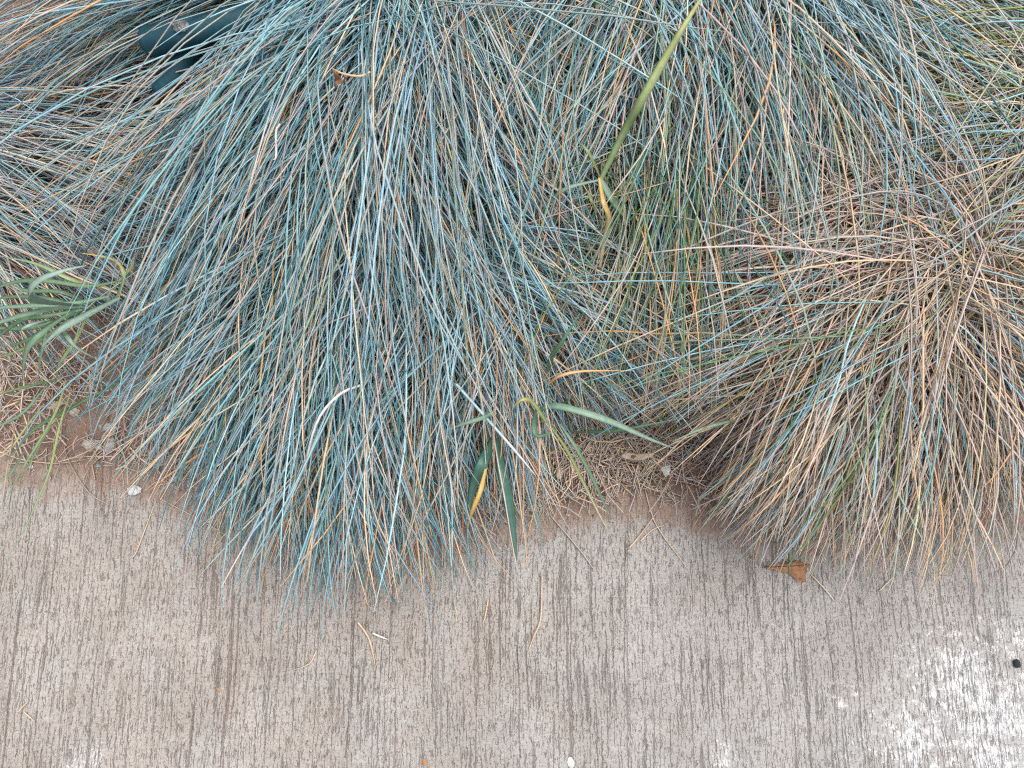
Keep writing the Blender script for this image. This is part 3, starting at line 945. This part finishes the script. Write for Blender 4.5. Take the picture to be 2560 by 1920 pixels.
stone('white chip alone on bare pavement, far from the grass', 1427, 1906, 16, 25, M_WHITE, 9, flat=0.4, rough=0.4, rot=0.25)
stone('orange chip alone on bare pavement', 1063, 1906, 10, 14, M_ORANGE, 10)
stone('black pebble beside the white bloom on the pavement', 2538, 1658, 17, 21, M_BLACK, 11, flat=0.8, rough=0.3)
stone('orange crumb on the straw litter above the spotted leaf', 1558, 1123, 11, 10, M_ORANGE, 12)
stone('cream pebble on the straw litter below the spotted leaf', 1567, 1159, 12, 10, M_STONE, 13)
stone('pale pebble at the soil edge below the weed with wide leaves', 1421, 1288, 7, 6, M_STONE, 14)
stone('tiny red-brown crumb on the pavement near the left grooves', 546, 1723, 5, 7, M_ORANGE, 15)

# ------------------------------------------------------------------ loose straws on the pavement
LOOSE = 'tiny straw, one of a pair on bare pavement by a deep groove'


def straw(px, width, c0, c1, label=LOOSE, lift=0.0022, group='pair of tiny straws by the deep groove'):
    z = []
    for u, v in px:
        p = P(u, v, 0)
        z.append(ground_z(p[0], p[1]) + lift)
    V, Q, C = bent_blade(px, z, width, c0, c1, 12)
    o = mesh_obj('dry_straw', fast_mesh('dry_straw', V, Q, C), M_GRASS)
    return tag(o, label, 'straw', group if label == LOOSE else None)


straw([(895, 1556), (918, 1588), (929, 1619), (939, 1669)], 0.0021, 'straw', 'fawn', 'curved tan straw on the pavement below the tips of the large tuft')
straw([(932, 1583), (950, 1591), (971, 1599)], 0.0022, 'white', 'white', 'short pale straw stub on the pavement below the tips of the large tuft')
straw([(1355, 1440), (1352, 1545), (1335, 1590), (1318, 1637)], 0.0022, 'pink', 'fawn', 'long bent pinkish straw on the pavement between the two spilling tufts')
straw([(160, 1067), (162, 1125), (185, 1177), (226, 1235), (283, 1267)], 0.0018, 'brown', 'taupe', 'curved brown stem arching from the cream stones onto the pavement')
for px, w, a, b, lab in [
        ([(2031, 1440), (2060, 1470), (2088, 1504)], 0.0013, 'straw', 'white', 'thin pale straw on the pavement beside the brown lobed leaf'),
        ([(2198, 1478), (2235, 1440)], 0.0013, 'straw', 'white', 'short pale straw on bare pavement below the fringe of the dry tuft'),
        ([(1610, 1212), (1630, 1287), (1656, 1336), (1725, 1429)], 0.0015, 'taupe', 'straw', 'long thin straw trailing from the straw litter far onto the pavement'),
        ([(1601, 1353), (1630, 1325), (1665, 1311)], 0.0014, 'straw', 'pink', 'short curved straw at the soil edge beside a straight thicker one'),
        ([(1574, 1369), (1600, 1338), (1650, 1270)], 0.0018, 'straw', 'taupe', 'straight thick straw at the soil edge beside a short curved one'),
        ([(1375, 1287), (1453, 1379), (1488, 1429)], 0.0014, 'taupe', 'pink', 'slanting straw on the pavement below the weed with wide leaves'),
        ([(257, 1140), (252, 1220), (249, 1293)], 0.0011, 'brown', 'brown', 'dark thread-like straw below the pointed pale grey stone'),
        ([(405, 1249), (500, 1300), (622, 1371)], 0.0012, 'taupe', 'straw', 'long straight straw lying under the tips of the large tuft'),
        ([(46, 1779), (71, 1752)], 0.0012, 'straw', 'straw', LOOSE), ([(61, 1781), (84, 1802)], 0.0012, 'straw', 'straw', LOOSE),
        ([(330, 1395), (345, 1370), (390, 1250)], 0.0013, 'pink', 'straw', 'pinkish straw on the pavement below the round white stone'),
        ([(0, 1130), (60, 1150), (150, 1158), (255, 1140)], 0.0014, 'straw', 'fawn', 'long bowed yellow straw along the soil edge under the wispy weed'),
        ([(1220, 1500), (1212, 1545), (1205, 1560)], 0.0014, 'straw', 'fawn', 'short kinked straw on the pavement near the long bent pinkish straw'),
        ([(1135, 1505), (1142, 1535), (1140, 1562)], 0.0013, 'pink', 'straw', 'short upright pink straw on the pavement under the large tuft'),
        ([(790, 1630), (772, 1660), (725, 1678)], 0.0012, 'straw', 'pink', 'fine hooked straw on the pavement beyond the large tuft'),
        ([(1040, 1520), (1022, 1590), (1031, 1650)], 0.0011, 'taupe', 'brown', 'fine dark straw on the pavement by the short pale stub')]:
    straw(px, w, a, b, lab)

# ------------------------------------------------------------------ litter on the soil, crumbs along the edge
r = np.random.default_rng(21)


def scatter_zone(n, spots):
    w = np.array([s_[4] for s_ in spots], float); w /= w.sum()
    k = r.choice(len(spots), n, p=w)
    sp = np.array([s_[:4] for s_ in spots], float)[k]
    u = sp[:, 0] + r.normal(0, 1, n) * sp[:, 2]
    v_ = sp[:, 1] + r.normal(0, 1, n) * sp[:, 3]
    return np.array([P(a, b)[:2] for a, b in zip(u, v_)])


zone = [(1560, 1110, 120, 60, 10), (1500, 1170, 90, 40, 6), (120, 950, 110, 40, 3), (60, 1080, 60, 30, 1), (1640, 960, 90, 60, 5), (400, 1150, 140, 60, 3), (1850, 1250, 120, 40, 3), (1300, 1280, 60, 50, 2), (1150, 1380, 150, 40, 1)]
xy = scatter_zone(2300, zone)
ok = xy[:, 1] > edge_y(xy[:, 0]) - 0.012
xy = xy[ok]
n = len(xy)
gz = np.maximum(soil_z(xy[:, :1], xy[:, 1:])[:, 0], 0)
ang = r.uniform(0, math.pi, n)
ln = r.uniform(0.008, 0.05, n)
s = np.linspace(-0.5, 0.5, 4)[None, :]
cur = r.normal(0, 0.12, n)[:, None] * (s ** 2) * ln[:, None] * 4
pa_ = np.stack([xy[:, :1] + np.cos(ang)[:, None] * s * ln[:, None] - np.sin(ang)[:, None] * cur, xy[:, 1:] + np.sin(ang)[:, None] * s * ln[:, None] + np.cos(ang)[:, None] * cur,
                (gz + r.uniform(0.001, 0.014, n))[:, None] + r.normal(0, 0.12, n)[:, None] * s * ln[:, None]], -1)
pa_[..., 2] = np.maximum(pa_[..., 2], gz[:, None] + 0.001)
V, Q, C = tube(pa_, np.repeat(r.uniform(0.0004, 0.0009, n)[:, None], 4, 1), colours(r, n, 4, dict(pink=40, taupe=26, straw=16, fawn=8, brown=10), tipdry=0, basefade=0.01), r.uniform(0, 6, n))
tag(mesh_obj('straw_litter', fast_mesh('straw_litter', V, Q, C), M_GRASS), 'tangled dry straw litter covering the soil between the tufts', 'straw litter', kind='stuff')

cr = []
for a, b in zip(edge_w[1:-2], edge_w[2:-1]):
    m_ = int(np.linalg.norm(b - a) * 900)
    k = r.uniform(0, 1, (m_, 1))
    cr.append(a + (b - a) * k + np.stack([r.normal(0, 0.01, m_), -np.abs(r.normal(0, 0.022, m_)) + 0.012], 1))
cr = np.concatenate(cr)
n = len(cr)
gz = np.maximum(soil_z(cr[:, :1], cr[:, 1:])[:, 0], 0)
rad = 0.00035 + 0.0011 * r.uniform(0, 1, n) ** 4
oct_v = np.array([(1, 0, 0), (0, 1, 0), (-1, 0, 0), (0, -1, 0), (0, 0, 1), (0, 0, -1)], float)
oct_f = np.array([(0, 1, 4), (1, 2, 4), (2, 3, 4), (3, 0, 4), (1, 0, 5), (2, 1, 5), (3, 2, 5), (0, 3, 5)])
V = oct_v[None] * rad[:, None, None] * r.uniform(0.6, 1.3, (n, 6, 1)) + np.concatenate([cr, (gz + rad * 0.3)[:, None]], 1)[:, None, :]
Q = (oct_f[None] + (np.arange(n) * 6)[:, None, None]).reshape(-1, 3)
cc_ = np.array([(0.20, 0.12, 0.09), (0.34, 0.23, 0.18), (0.55, 0.46, 0.38), (0.14, 0.08, 0.06)])[r.choice(4, n, p=[.35, .35, .14, .16])]
tag(mesh_obj('soil_crumbs', fast_mesh('soil_crumbs', V.reshape(-1, 3), Q, np.repeat(cc_, 6, 0), False), M_GRASS), 'scattered soil crumbs and grit along the pavement edge', 'soil crumbs', kind='stuff')
